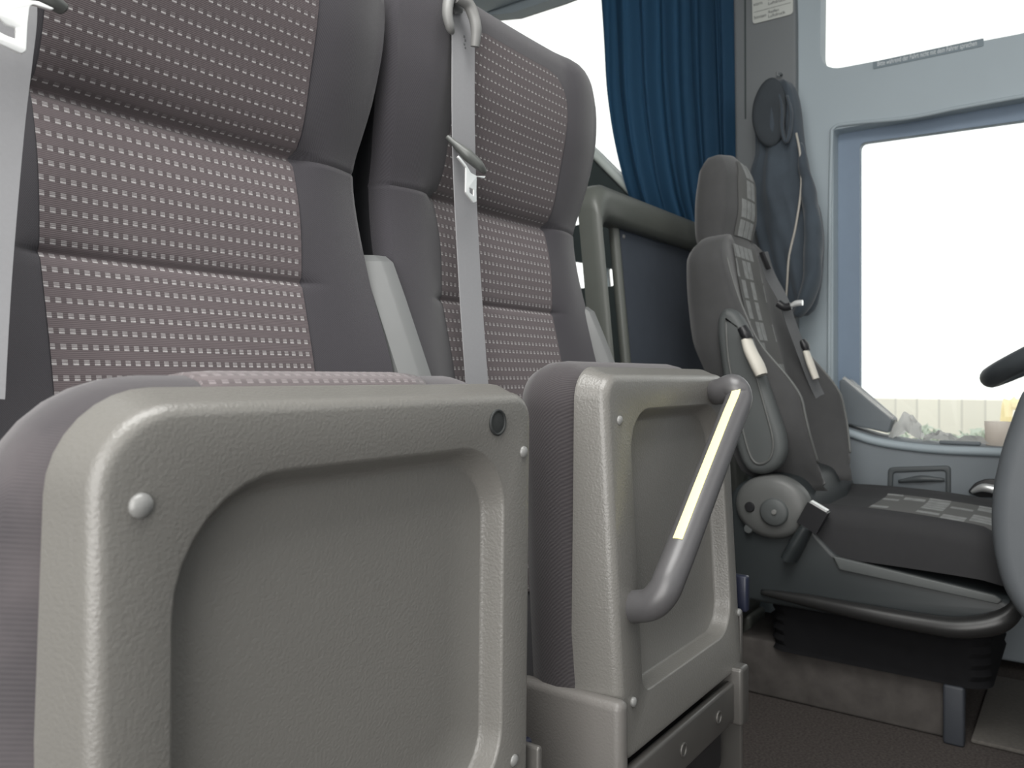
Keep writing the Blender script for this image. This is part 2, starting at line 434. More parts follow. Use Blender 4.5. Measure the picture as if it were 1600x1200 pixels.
def folding_seat(cx, pan, label, grp, handle=False):
    root = thing('folding_seat', label, 'bus seat', (cx, .66, 0), grp)
    # --- backrest
    lv = []
    for z in ZL:
        w = herm(z, [-.42, 0, .15, .25, .33, .40], [.238, .238, .234, .229, .240, .247])
        if z > .40: w = herm(z, [.40, .44, .48, .504, .520, .530, .537, .542, .545], [.247, .249, .243, .226, .195, .160, .118, .070, .02])
        ins = herm(z, [.47, .50, .52, .535, .545], [0, .002, .008, .020, .042])
        lv.append((EZ + z, cx, w, (lambda s, z=z, i=ins: yfront(s, z) + i), herm(z, [-.4, 0, .3, .5, .53, .545], [.10, .10, .11, .10, .075, .03])))
    bk = finish(back_shell(lv), 'backrest', G['bolster'], root, 50)
    bk.data.materials.append(G['black'])  # black on the rear half, to darken the gap between the seats
    for f in bk.data.polygons:
        q = f.center + root.location
        if q.y > yfront(.22, q.z - EZ) + .030 and q.z < EZ + .50: f.material_index = 1
    # --- patterned insert
    bm = bmesh.new(); uvl = bm.loops.layers.uv.new('UVMap')
    zi = [z for z in ZL if -.30 < z < .425] + [.425, .445, .46, .472, .480, .485]
    rows, vv, prev, acc = [], [], None, 0
    for z in zi:
        hw = .139 if z <= .425 else .139 - .06 + math.sqrt(max(.06 ** 2 - (z - .425) ** 2, 0))
        pc = (yfront(0, z), z)
        if prev: acc += math.hypot(pc[0] - prev[0], pc[1] - prev[1])
        prev = pc; vv.append(acc)
        rows.append([(bm.verts.new((cx + hw * (2 * i / 24 - 1), yfront(hw * (2 * i / 24 - 1), z) - .0018, EZ + z)), hw * (2 * i / 24 - 1)) for i in range(25)])
    for r in range(len(rows) - 1):
        for i in range(24):
            q = [(rows[r][i], vv[r]), (rows[r][i + 1], vv[r]), (rows[r + 1][i + 1], vv[r + 1]), (rows[r + 1][i], vv[r + 1])]
            f = bm.faces.new([x[0][0] for x in q])
            for lp, x in zip(f.loops, q): lp[uvl].uv = (x[0][1], x[1])
    ins = finish(bm, 'backrest_insert', G['insert'], root, 180)
    ins['label'] = 'insert woven with rows of pale dashes'
    # --- folded-up seat pan
    x0, x1, z0, z1, yf, lean = pan['x0'], pan['x1'], EZ + pan['z0'], EZ + pan['z1'], pan['y'], pan['lean']
    rT = pan['r']
    def sh(pt2, y):
        return Vector((pt2[0], y - lean * (z1 - pt2[1]), pt2[1]))
    def ring(ex, y, r=None):
        rr = tuple(max(q + ex, .004) for q in (r or rT))
        return [sh(p, y) for p in rrect(x0 - ex, x1 + ex, z0 - ex * .6, z1 + ex, rr)]
    dep = lambda L, a, b: [Vector((p.x, p.y + a + (b - a) * (z1 - p.z) / (z1 - z0), p.z)) for p in L]
    loops = [dep(ring(.006, yf), .034, .060), dep(ring(.0125, yf), .032, .058), dep(ring(.0120, yf), .028, .054), ring(.0055, yf + .012)]
    for k in range(1, 7):
        a = math.pi / 2 * k / 6
        loops.append(ring(.0055 - .010 * (1 - math.cos(a)), yf + .012 - .012 * math.sin(a)))
    rx0, rx1, rz0, rz1, rr = pan['rec']
    rz0 += EZ; rz1 += EZ
    def rec(ins, y):
        f = ins / .0150
        il, ir, ib, it = (.014, .0065, .0055, .0165) if 0 < ins <= .0151 else (ins / .0150,) * 4
        if 0 < ins <= .0151: il, ir, ib, it = il * f, ir * f, ib * f, it * f
        else: il = ir = ib = it = ins
        return [sh(p, y) for p in rrect(rx0 + il, rx1 - ir, rz0 + ib, rz1 - it, tuple(max(q - ins * .6, .006) for q in rr))]
    loops.append(ring(-.012, yf))
    loops += [rec(-.001, yf), rec(.0005, yf + .0006), rec(.002, yf + .003)]
    loops += [rec(.0065, yf + .0125), rec(.0095, yf + .0180), rec(.0122, yf + .0208), rec(.0150, yf + .0215), rec(.05, yf + .0215)]
    finish(loft(loops), 'seat_pan', G['panel'], root, 60)
    # --- cushion behind the pan
    loops = []
    for (ex, y) in ((.002, .034), (.008, .042), (.015, .054), (.0185, .068), (.017, .086), (.009, .103), (-.008, .114), (-.05, .119)):
        zb = z0 + .03
        loops.append([sh(p, yf + y) for p in rrect(x0 - ex - pan['cw'] * min(1, max(0, (y - .036) / .02)), x1 + ex * .7, zb - ex, z1 + ex * 1.05, tuple(max(q + ex, .01) for q in pan['cr']))])
    cu = finish(loft(loops), 'cushion', pan['fab'], root, 180)
    if pan.get('strip'):
        zt = z1 + .0232
        loops = []
        for y, dz in ((.046, -.013), (.050, -.0075), (.060, -.0035), (.070, -.0018), (.086, -.0035), (.100, -.010)):
            a, b = pan['strip']
            loops.append([Vector((a, yf + y, zt + dz)), Vector((a + .02, yf + y, zt + dz + .0012)), Vector((b - .02, yf + y, zt + dz + .0012)), Vector((b, yf + y, zt + dz)), Vector((b, yf + y, zt + dz - .006)), Vector((a, yf + y, zt + dz - .006))])
        bm = loft(loops); uvl = bm.loops.layers.uv.new('UVMap')
        for f in bm.faces:
            for lp in f.loops: lp[uvl].uv = (lp.vert.co.x, lp.vert.co.y + lp.vert.co.z)
        finish(bm, 'cushion_insert', G['insert_top'], root, 180)
    # --- rivets
    for (px, py, r) in pan['rivets']:
        p = P(px, py, Y=yf); p = P(px, py, Y=yf - lean * (z1 - p.z))
        finish(dome(p, (0, -1, 0), r, r * .62), 'rivet', G['rivet'], root, 180)
    for (px, py, r) in pan.get('plugs', []):
        p = P(px, py, Y=yf)
        finish(dome(p, (0, -1, 0), r, .0012, 28), 'plug', G['plug'], root, 30)
        finish(tube([p + Vector((r * 1.02 * math.cos(2 * math.pi * k / 28), -.0006, r * 1.02 * math.sin(2 * math.pi * k / 28))) for k in range(28)], .0013, 8, 0, True), 'plug_rim', G['plug'], root, 180)
    # --- recliner plate on the window side of the back
    xr = cx + pan['plate'][0]; pw = pan['plate'][1]
    ly = [(-.20, .585, .70), (-.05, .630, .73), (.0, .650, .742), (.10, .694, .762), (.145, .715, .775), (.154, .728, .774)]
    ly = [(q[0] + pan['plate'][2], q[1] + pan['plate'][2] * .4, q[2]) for q in ly]
    loops = [[Vector((xr - .004, a + .05, EZ + z)), Vector((xr, a + .018, EZ + z)), Vector((xr + pw * .42, a + .002, EZ + z)), Vector((xr + pw * .50, a, EZ + z)), Vector((xr + pw * .92, a - .004, EZ + z)), Vector((xr + pw, a, EZ + z)), Vector((xr + pw, b, EZ + z)), Vector((xr - .004, b, EZ + z))] for z, a, b in ly]
    finish(loft(loops), 'recliner_plate', G['plate'], root, 25)
    return root, sh

panA = dict(x0=.205, x1=.584, z0=-.42, z1=-.018, y=.40, lean=-.012, r=(.02, .02, .020, .042), fab=G['cushion'], plate=(.243, .036, 0), cw=.011, cr=(.05, .05, .035, .066),
            rec=(.243, .546, -.345, -.056, (.06, .05, .055, .075)),
            rivets=((220, 790, .0068), (818, 706, .0052), (803, 1188, .0052)), plugs=((777, 660, .0098),), strip=(.292, .50))
panB = dict(x0=.723, x1=1.056, z0=-.388, z1=-.001, y=.40, lean=.055, r=(.012, .012, .020, .022), fab=G['cushion2'], plate=(.222, .022, -.03), cw=.0, cr=(.04, .04, .035, .035),
            rec=(.768, 1.029, -.335, -.034, (.018, .045, .050, .048)),
            rivets=((968, 657, .0052), (990, 1097, .0052), (1155, 957, .0052)))
seat1, sh1 = folding_seat(.455, panA, 'grey folded-up bus seat nearest the viewer, flat pan with black plug', 'folding passenger seats')
seat2, sh2 = folding_seat(.975, panB, 'grey folded-up bus seat with yellow-striped grab handle, beside the driver partition', 'folding passenger seats')

# support frames (floor to hinge) with the side covers, plates, buckles
def seat_base(root, cx, x0, x1, yl, zc, zo=0.):
    # left-hand side cover
    bm = bevel_box(x0 - .024, x0 - .003, yl, .500, .16, zc, .0085, 4)
    finish(bm, 'side_cover', G['cover'], root, 60)
    # right-hand thin side plate
    finish(bevel_box(x1 + .010, x1 + .017, yl + .012, .52, .20, zc + .004, .003, 3), 'side_plate', G['steel'], root, 60)
    # cross bar with end bracket
    finish(bevel_box(x0 + .002, x1 - .038, yl + .004, yl + .016, EZ - .482 + zo, EZ - .429 + zo, .004, 3), 'cross_bar', G['steel'], root, 60)
    for k in (.40, .72):
        finish(tube([(x0 + (x1 - x0) * k + .007 * math.cos(2 * math.pi * j / 20), yl + .0035, EZ - .456 + zo + .007 * math.sin(2 * math.pi * j / 20)) for j in range(20)], .0014, 8, 0, True), 'bolt_rim', G['steel'], root, 180)
    finish(bevel_box(x1 - .040, x1 - .012, yl - .007, yl + .05, EZ - .486 + zo, EZ - .410 + zo, .005, 4), 'end_bracket', G['steel'], root, 60)
    finish(tube([(x1 - .0125, yl + .026, EZ - .462 + zo), (x1 - .0105, yl + .026, EZ - .462 + zo)], .014, 18, 0), 'pivot_cap', G['black'], root, 40)
    # legs down to the floor
    for xx in (x0 + .07, x1 - .06):
        finish(tube([(xx, yl + .055, EZ - .48), (xx, yl + .06, EZ - .60), (xx, yl + .07, .03)], .019, 16, 6), 'leg', G['cover'], root, 60)
        finish(tube([(xx, yl + .07, .0), (xx, yl + .07, .03)], .034, 20, 0), 'foot', G['cover'], root, 40)
    # hinge box tying pan, backrest and legs together
    finish(bevel_box(x0 + .01, x1 - .01, yl + .03, .66, EZ - .53, EZ - .432, .01, 3), 'hinge_box', G['black'], root, 60)

seat_base(seat1, .455, .205, .584, .386, EZ - .335)
seat_base(seat2, .975, .723, 1.060, .372, EZ - .322, .030)

def belt_buckle(root, x, y, z):
    finish(bevel_box(x, x + .014, y - .008, y + .03, z - .05, z, .004, 3), 'buckle', G['buckle'], root, 60)
belt_buckle(seat1, .607, .43, EZ - .337)
belt_buckle(seat2, 1.074, .386, EZ - .272)

def ribbon(pts, wid, th, bm=None, sm=10, wv=(1, 0, 0)):
    path = smooth_path(pts, sm); loops = []
    wv = Vector(wv)
    for i, p in enumerate(path):
        t = (path[min(i + 1, len(path) - 1)] - path[max(i - 1, 0)]).normalized()
        w = (wv - t * wv.dot(t)).normalized(); n = t.cross(w)
        loops.append([p - w * wid / 2 - n * th / 2, p + w * wid / 2 - n * th / 2, p + w * wid / 2 + n * th / 2, p - w * wid / 2 + n * th / 2])
    return loft(loops, bm=bm)

# belt of the far folding seat
b2 = [P(722, -14, Y=.684), P(724, 60, Y=.676), P(724, 180, Y=.676), P(727, 300, Y=.682), P(735, 450, Y=.676), P(746, 605, Y=.660), P(764, 800, Y=.640)]
belt2 = finish(ribbon(b2, .047, .0016), 'seat_belt', G['belt'], seat2, 60)
g = [P(712, -28, Y=.672), P(701, 8, Y=.666), P(702, 40, Y=.664), P(707, 54, Y=.666)]
bm = tube([P(752, -22, Y=.672), P(716, -26, Y=.672), P(703, -6, Y=.666), P(699, 20, Y=.664), P(703, 42, Y=.664), P(706, 50, Y=.668)], [.008, .008, .0075, .007, .006, .004], 12, 6)
bm = tube([P(712, -4, Y=.662), P(730, 5, Y=.660), P(739, 22, Y=.658), P(744, 45, Y=.656), P(742, 73, Y=.660)], [.007, .008, .008, .0075, .006], 12, 6, bm=bm)
gd = finish(bm, 'belt_guide', G['guide'], seat2, 60)
finish(prism(rounded(pxY([(698, -22), (736, -22), (740, 10), (740, 56), (728, 44), (712, 26), (700, 20)], .680), .004), [], YPL(.682), .006, .001), 'guide_plate', G['guide'], gd, 50)
finish(prism(pxY([(706, 3), (725, 9), (723, 20), (711, 22)], .672), [], YPL(.6735), .003, .0005), 'guide_slot', G['plate'], gd, 50)
for k in range(4):
    finish(bevel_box(*(lambda q: (q.x - .0018, q.x + .0018, q.y - .0006, q.y, q.z - .0016, q.z + .0016))(P(725 + (k % 2) * 1.5, 57 + k * 6, Y=.6752)), .0002, 1), 'print_mark', G['belt_dark'], belt2, 60)
# tongue
tg = finish(tube([P(699, 214, Y=.684), P(710, 224, Y=.676), P(730, 242, Y=.664), P(748, 258, Y=.656), P(757, 269, Y=.656)], [.0042, .0055, .0105, .009, .004], 12, 6, flat=.75), 'belt_tongue', G['tongue_plastic'], belt2, 180)
finish(prism(rounded(pxY([(716, 243), (728, 258), (735, 270), (744, 275), (758, 275), (756, 279), (744, 276), (743.5, 300), (744, 315), (739, 317), (729, 305), (726.5, 300), (727, 262), (714, 246)], .650), .0008, 2),
             [pxY([(732.5, 293), (739, 296), (739, 306), (733, 301)], .650)], YPL(.650), .0022, .0004), 'tongue_plate', G['chrome'], tg, 40)

# belt of the near folding seat
b1 = [P(-8, -60, Y=.640), P(0, 0, Y=.640), P(-8, 80, Y=.642), P(-22, 200, Y=.646), P(-42, 420, Y=.640), P(-55, 620, Y=.63)]
belt1 = finish(ribbon(b1, .050, .0016), 'seat_belt', G['belt'], seat1, 60)
tg1 = finish(tube([P(10, -40, Y=.612), P(40, -18, Y=.608), P(72, -4, Y=.606), P(98, 14, Y=.608)], [.006, .0085, .008, .0065], 12, 6, flat=.7), 'belt_tongue', G['tongue_plastic'], belt1, 180)
finish(prism(rounded(pxY([(-30, -30), (30, -18), (45, 1), (60, 3), (84, 14), (80, 17), (50, 8), (45, 12), (42, 40), (40, 80), (33, 85), (-5, 68), (-30, 54)], .600), .0012, 2),
             [rounded(pxY([(-12, 22), (-2, 29), (10, 40), (24, 44), (24, 62), (10, 57), (-12, 45)], .600), .0012, 2)], YPL(.600), .003, .0006), 'tongue_plate', G['chrome'], tg1, 40)
bm = tube([(.245, .672, EZ + .50), (.215, .664, EZ + .53), (.262, .660, EZ + .56), (.315, .664, EZ + .53), (.30, .668, EZ + .49)], .008, 12, 6)
finish(bm, 'belt_guide', G['guide'], seat1, 60)

# grab handle on the far seat
def pB(px, py, out):
    y = .40
    for _ in range(3):
        p = P(px, py, Y=y - out); y = .40 - .055 * (EZ - .001 - p.z)
    return P(px, py, Y=y - out)
hp = [pB(1116, 613, -.004), pB(1128, 611, .018), pB(1146, 605, .037), pB(1154, 624, .044), pB(1139, 664, .044), pB(1097, 772, .044), pB(1064, 858, .043), pB(1048, 898, .041), pB(1036, 925, .036), pB(1016, 944, .022), pB(985, 948, -.004)]
hd = finish(tube(hp, .0168, 18, 6), 'grab_handle', G['handle'], seat2, 180)
a, b = pB(1152, 626, .044), pB(1058, 880, .043)
ax = (b - a).normalized()
vd = -((a + b) / 2 - Vector((0, 0, EZ))).normalized()
# strip sits on the rim facing up-left
sd = ax.cross(Vector((0, -1, 0))).normalized()
if sd.x > 0: sd = -sd
nrm = Vector((-1, -.06, .1)); nrm = (nrm - ax * nrm.dot(ax)).normalized(); wd = ax.cross(nrm).normalized()
bm = bmesh.new(); loops = []
hpath = smooth_path(hp, 6)[18:37]
for c0 in hpath:
    c = c0 + nrm * .0161
    loops.append([c - wd * .0052 - nrm * .001, c + wd * .0052 - nrm * .001, c + wd * .0052 + nrm * .0008, c + nrm * .0014, c - wd * .0052 + nrm * .0008])
finish(loft(loops), 'grip_strip', G['yellow'], hd, 50)['label'] = 'pale yellow strip'

# ------------------------------------------------------------------ driver partition
Yp = .93; LEAN = .10; ZP0 = EZ + .46
def lp(x, z, y=0.): return Vector((x, Yp + y - LEAN * (ZP0 - z), z))
part = thing('partition', 'grey framed dark partition standing behind the driver seat', 'partition', (2.05, .85, 0))
fz0 = .06
out_l = rrect(1.617, 2.46, fz0, EZ + .462, (.03, .03, .06, .07)); in_l = rrect(1.634, 2.37, fz0 + .08, EZ + .372, (.02, .02, .04, .06))
def grow(L, d, x0=1.60, x1=2.46, z0=fz0, z1=EZ + .462):
    return L
loops = []
N = len(out_l)
def ringp(a, b, f, y): return [lp(p[0] * (1 - f) + q[0] * f, p[1] * (1 - f) + q[1] * f, y) for p, q in zip(a, b)]
for f, y in ((.0, .050), (.0, .018), (.08, .005), (.24, -.004), (.5, -.007), (.8, -.003), (.97, .008), (1., .02), (1., .050), (0., .050)):
    loops.append(ringp(out_l, in_l, f, y))
bm = loft(loops, False, False); bmesh.ops.remove_doubles(bm, verts=bm.verts, dist=1e-6)
finish(bm, 'partition_frame', G['frame'], part, 50)
loops = [[lp(p[0], p[1], y) for p in rrect(1.782, 2.40, fz0 + .05, EZ + .40, .02)] for y in (.030, .055)]
finish(loft(loops), 'partition_panel', G['partition'], part, 50)
finish(tube([lp(1.770, EZ + .40, .04), lp(1.770, .10, .04)], .0135, 14, 0), 'inner_post', G['frame'], part, 60)
for (x, z) in ((1.80, EZ + .355), (1.80, .2)):
    finish(dome(lp(x, z, .030), (0, -1, 0), .006, .004), 'screw', G['rivet'], part, 180)
finish(bevel_box(1.62, 1.75, Yp - LEAN * .4 - .09, Yp - LEAN * .4 + .02, 0, .07, .01), 'foot', G['frame'], part)
finish(bevel_box(2.31, 2.44, Yp - LEAN * .4 - .09, Yp - LEAN * .4 + .02, 0, .07, .01), 'foot', G['frame'], part)

# ------------------------------------------------------------------ driver seat
DX, DW = 2.10, .215
drv = thing('driver_seat', 'high-backed grey driver seat with checked insert on a carpeted plinth', 'driver seat', (DX, .45, 0))
def dfy(z):   # centre front of backrest
    return herm(z, [-.27, -.20, -.05, .1, .2, .30, .37], [.600, .615, .650, .690, .715, .735, .750])
def dfront(s, z, w):
    b = herm(z, [-.20, -.05, .03, .1, .25, .37], [.100, .105, .070, .034, .010, .004])
    a = .105
    r = a + (w - a) * .72
    if abs(s) <= a: return dfy(z)
    if abs(s) <= r:
        k = (abs(s) - a) / max(r - a, .01); k = k * k * (3 - 2 * k)
        return dfy(z) - b * k
    k = min(1, (abs(s) - r) / max(w - r, .01))
    return dfy(z) - b * (1 - .55 * k * k)
lv = []
for z in np.linspace(-.27, .37, 38):
    w = herm(z, [-.27, -.20, -.10, .05, .18, .29, .33, .355, .37], [.12, .175, .215, .215, .20, .205, .185, .150, .10])
    lv.append((EZ + z, DX, w, (lambda s, z=z, w=w: dfront(s, z, w)), herm(z, [-.2, 0, .3, .37], [.16, .16, .11, .07])))
dback = finish(back_shell(lv), 'backrest', G['dseat'], drv, 180)
lv = []
for z in np.linspace(.30, .592, 22):
    w = herm(z, [.30, .38, .44, .52, .565, .582, .592], [.10, .108, .115, .112, .092, .07, .035])
    yf = herm(z, [.30, .36, .44, .52, .565, .592], [.742, .742, .730, .732, .748, .770])
    th = herm(z, [.30, .44, .54, .592], [.075, .105, .09, .035])
    lv.append((EZ + z, DX - .01, w, (lambda s, yf=yf, w=w: yf + .018 * abs(s / w) ** 2.5), th))
finish(back_shell(lv), 'headrest', G['dseat'], drv, 180)
def surf_patch(name, mat, zs, hw, fy, xc, par, off=.003, z_or_y='z'):
    bm = bmesh.new(); uvl = bm.loops.layers.uv.new('UVMap'); rows = []
    for z in zs:
        h = hw(z)
        rows.append([bm.verts.new((xc + h * (2 * i / 12 - 1), fy(h * (2 * i / 12 - 1), z) - off, EZ + z)) for i in range(13)])
    for r in range(len(rows) - 1):
        for i in range(12):
            f = bm.faces.new((rows[r][i], rows[r][i + 1], rows[r + 1][i + 1], rows[r + 1][i]))
            for l in f.loops: l[uvl].uv = (l.vert.co.x, l.vert.co.z)
    return finish(bm, name, mat, par, 180)
surf_patch('backrest_insert', G['dinsert'], np.linspace(-.19, .345, 30), lambda z: .098 - max(0, z - .25) * .15, lambda s, z: dfront(s, z, .21), DX - .02, drv, .006)
surf_patch('headrest_insert', G['dinsert'], np.linspace(.37, .57, 16), lambda z: .070 - max(0, z - .52) * .6,
           lambda s, z: herm(z, [.30, .36, .44, .52, .565, .592], [.742, .742, .730, .732, .748, .770]) + .018 * abs(s / .11) ** 2.5, DX - .01, drv, .003)
for sg in (-1, 1):
    pp = []
    for z in np.linspace(-.20, .30, 14):
        w = herm(z, [-.27, -.20, -.10, .05, .18, .29, .33], [.12, .175, .215, .215, .20, .205, .185])
        s_ = (.105 + (w - .105) * .72) * sg
        pp.append(Vector((DX + s_, dfront(s_, z, w) - .001, EZ + z)))
    finish(tube(pp, .0032, 8, 3), 'piping', G['drecl'], dback, 180)
# cushion: sections along Y
loops = []
for y in np.linspace(.60, .115, 26):
    f = (.60 - y) / .485
    drop = .0 + .05 * max(0, (f - .86) / .14) ** 2 + .02 * f - .012 * math.sin(math.pi * f)
    wd = DW - .05 * max(0, (f - .9) / .1) ** 2 + .012
    L = []
    for i in range(21):
        s = -1 + 2 * i / 20
        bol = .030 * max(0, (abs(s) - .5) / .5) ** 1.5 if abs(s) < .93 else .026 - (abs(s) - .93) * .25
        L.append(Vector((DX + s * wd, y, EZ - .312 - drop + bol)))
    L += [Vector((DX + wd + .006, y, EZ - .335 - drop)), Vector((DX + wd, y, EZ - .405 - drop * .4)), Vector((DX - wd, y, EZ - .405 - drop * .4)), Vector((DX - wd - .006, y, EZ - .335 - drop))]
    loops.append(L)
cushd = finish(loft(loops), 'cushion', G['dseat_dark'], drv, 50)
bm = bmesh.new(); uvl = bm.loops.layers.uv.new('UVMap'); rows = []
for y in np.linspace(.42, .15, 14):
    f = (.60 - y) / .485; drop = .05 * max(0, (f - .86) / .14) ** 2 + .02 * f - .012 * math.sin(math.pi * f)
    rows.append([bm.verts.new((DX + s, y, EZ - .309 - drop + .030 * max(0, (abs(s / .227) - .5) / .5) ** 1.5)) for s in np.linspace(-.15, .15, 13)])
for r in range(len(rows) - 1):
    for i in range(12):
        fc = bm.faces.new((rows[r][i], rows[r][i + 1], rows[r + 1][i + 1], rows[r + 1][i]))
        for l in fc.loops: l[uvl].uv = (l.vert.co.x, l.vert.co.y)
finish(bm, 'cushion_insert', G['dinsert'], drv, 180)
# side skirt
XS = 1.865
sk = [(1140, 770), (1162, 750), (1205, 740), (1240, 752), (1258, 785), (1272, 830), (1310, 872), (1400, 893), (1500, 918), (1562, 934), (1592, 948), (1592, 972), (1540, 988), (1450, 986), (1330, 967), (1210, 946), (1140, 934)]
bm = prism(rounded(pxX(sk, XS), .02), [], XPL(XS + .235), .47, .012)
skirt = finish(bm, 'seat_skirt', G['dskirt'], drv, 50)
bm = prism(rounded(pxX([(1300, 868), (1312, 890), (1560, 944), (1566, 938), (1555, 930)], XS - .004), .004), [], XPL(XS - .002), .012, .003)
finish(bm, 'skirt_trim', G['darm'], skirt, 50)
# recliner cover with knob
c = P(1205, 792, X=XS - .012)
loops = []
for rr, xx in ((.082, .03), (.082, .006), (.078, -.004), (.066, -.011), (.04, -.014), (.012, -.015)):
    loops.append([c + Vector((xx, rr * math.cos(a) * 1.05, rr * math.sin(a) * .9)) for a in np.linspace(0, 2 * math.pi, 36, endpoint=False)])
rc = finish(loft(loops), 'recliner_cover', G['drecl'], drv, 60)
def knobX(p, r, h, name, mat, par, seg=24):
    L = []
    for rr, xx in ((r, .01), (r, -h * .6), (r * .85, -h), (r * .3, -h * 1.05)):
        L.append([p + Vector((xx, rr * math.cos(a), rr * math.sin(a))) for a in np.linspace(0, 2 * math.pi, seg, endpoint=False)])
    return finish(loft(L), name, mat, par, 50)
k = knobX(P(1210, 800, X=XS - .027), .032, .010, 'recliner_knob', G['darm'], rc)
knobX(P(1210, 800, X=XS - .036), .006, .006, 'knob_bolt', G['rivet'], k)
knobX(P(1172, 792, X=XS - .024), .012, .006, 'cap', G['black'], rc)
knobX(P(1170, 826, X=XS - .012), .011, .006, 'cap', G['darm'], rc)
# buckle in its holder
hb = [P(1234, 872, X=XS - .012), P(1246, 850, X=XS - .014), P(1262, 822, X=XS - .016)]
finish(tube(hb, [.034, .033, .026], 16, 6, flat=.5), 'buckle_holder', G['dskirt'], drv, 60)
q0, q1 = P(1262, 824, X=XS - .02), P(1280, 792, X=XS - .02)
bk = finish(ribbon([q0, (q0 + q1) / 2, q1], .026, .048), 'buckle', G['black'], drv, 30)
finish(ribbon([q1 - (q1 - q0) * .02, q1 + (q1 - q0) * .07], .018, .040), 'release_button', G['chrome'], bk, 30)
# flange under skirt
fl = [P(1190, 925, X=1.86), P(1260, 938, X=1.855), P(1340, 955, X=1.85), P(1430, 972, X=1.85), P(1500, 981, X=1.85), P(1560, 972, X=1.86), P(1588, 948, X=1.88), P(1596, 920, X=1.93)]
finish(tube(fl, [.006, .014, .018, .020, .022, .022, .016, .008], 14, 6), 'skirt_flange', G['bellows_rim'], drv, 180)
loops = []
for k, zz in enumerate(np.linspace(.125, EZ - .50, 13)):
    o = .005 if k % 2 else 0
    loops.append([Vector((x, y, zz)) for x, y in rrect(1.90 + o, 2.32 - o, .16 + o, .62 - o, .05)])
finish(loft(loops), 'bellows', G['bellows'], drv, 50)
finish(bevel_box(1.925, 2.40, .235, .70, 0, .135, .008), 'plinth', G['plinth'], drv)
pb = P(1478, 1060, X=1.905)
finish(bevel_box(1.895, 1.925, pb.y - .035, pb.y + .005, 0, .125, .006), 'plinth_corner', G['bluepost'], drv)
# folded-up armrest on the near side
def armrest(X, name):
    ap = [P(1133, 505, X=X), P(1142, 560, X=X), P(1160, 625, X=X), P(1182, 690, X=X), P(1192, 722, X=X)]
    return finish(tube(ap, [.022, .036, .048, .053, .047, .024], 20, 8, flat=.5), name, G['darm'], drv, 180)
# flat rounded slab instead of a plain tube
arm = [(1122, 520), (1124, 494), (1136, 480), (1152, 486), (1166, 506), (1184, 560), (1206, 618), (1226, 676), (1230, 706), (1220, 730), (1196, 742), (1172, 738), (1160, 722), (1150, 690), (1136, 620)]
bm = prism(rounded(pxX(arm, 1.855), .025), [], XPL(1.862), .05, .018, 5)
ar = finish(bm, 'armrest', G['darm'], drv, 60)
edge = [P(a, b, X=1.836) for a, b in ((1134, 498), (1138, 560), (1152, 630), (1168, 700), (1182, 724), (1202, 718), (1208, 690), (1196, 640), (1176, 570), (1158, 515))]
finish(tube(edge, .0028, 8, 4, True), 'piping', G['drecl'], ar, 180)
# belt straps with cream sleeves
def strap(pts, X, name='seat_belt'):
    return finish(ribbon([P(a, b, X=x) for a, b, x in pts], .026, .004, wv=(.5, -.8, .2)), name, G['belt_dark'], drv, 60)
sl = finish(tube([P(1166, 530, X=1.82), P(1172, 548, X=1.82), P(1184, 572, X=1.82), P(1190, 586, X=1.82)], [.019, .023, .025, .022], 10, 4, flat=.6), 'sleeve', G['cream'], drv, 60)
finish(tube([P(1160, 512, X=1.82), P(1166, 522, X=1.82), P(1170, 530, X=1.82)], [.017, .020, .016], 12, 4, flat=.7), 'sleeve_cap', G['black'], sl, 60)
s2 = strap([(1192, 396, 2.06), (1203, 430, 2.10), (1224, 470, 2.14), (1236, 505, 2.16), (1252, 548, 2.20), (1272, 600, 2.24), (1292, 640, 2.26)], 0)
finish(tube([P(1190, 394, X=2.05), P(1196, 408, X=2.06), P(1201, 420, X=2.07)], .009, 10, 3, flat=.6), 'belt_slot', G['black'], drv, 60)
rg = finish(tube([P(1216, 474, X=2.12), P(1226, 480, X=2.12), P(1236, 478, X=2.12)], .010, 12, 3), 'belt_ring', G['black'], drv, 60)
finish(tube([P(1236, 478, X=2.12), P(1244, 474, X=2.12), P(1254, 473, X=2.12)], [.005, .008, .008], 10, 3), 'ring_clip', G['chrome'], rg, 60)
sl2 = finish(tube([P(1259, 548, X=2.20), P(1266, 568, X=2.20), P(1275, 592, X=2.20)], [.013, .016, .014], 10, 4, flat=.6), 'sleeve', G['cream'], drv, 60)
finish(tube([P(1253, 532, X=2.20), P(1258, 540, X=2.20), P(1261, 548, X=2.20)], [.013, .016, .012], 12, 3, flat=.7), 'sleeve_cap', G['black'], sl2, 60)
# lap belt loop behind cushion
finish(tube([P(1290, 730, X=2.36), P(1306, 745, X=2.37), P(1314, 768, X=2.37), P(1316, 800, X=2.36)], .012, 10, 5), 'belt_stalk', G['darm'], drv, 180)

# ------------------------------------------------------------------ cab wall, door, windows
XW = 2.62
def wallp(pts): return pxX(pts, XW)
YF, YR = -1.3, 4.2
ZTOP = EZ + 1.62
w3 = wallp([(700, 30), (800, 20), (872, -4), (960, -40), (1090, -90), (1090, 420), (1060, 366), (1016, 322), (985, 291), (925, 231), (880, 190), (600, 190)])
w1 = rounded(wallp([(1283, -80), (1281, 112), (1640, 44), (1640, -180)]), .07, 8)
dr = rounded(wallp([(1302, 203), (1660, 140), (1660, 760), (1302, 715)]), .012, 4)
low1 = rounded(wallp([(880, 318), (913, 322), (914, 350), (880, 358)]), .02)
low2 = rounded(wallp([(870, 404), (925, 413), (925, 449), (870, 456)]), .015)
low3 = rounded(wallp([(938, 416), (965, 423), (962, 447), (941, 450)]), .012)
outer = [(YF, 0), (YR, 0), (YR, ZTOP), (YF, ZTOP)]
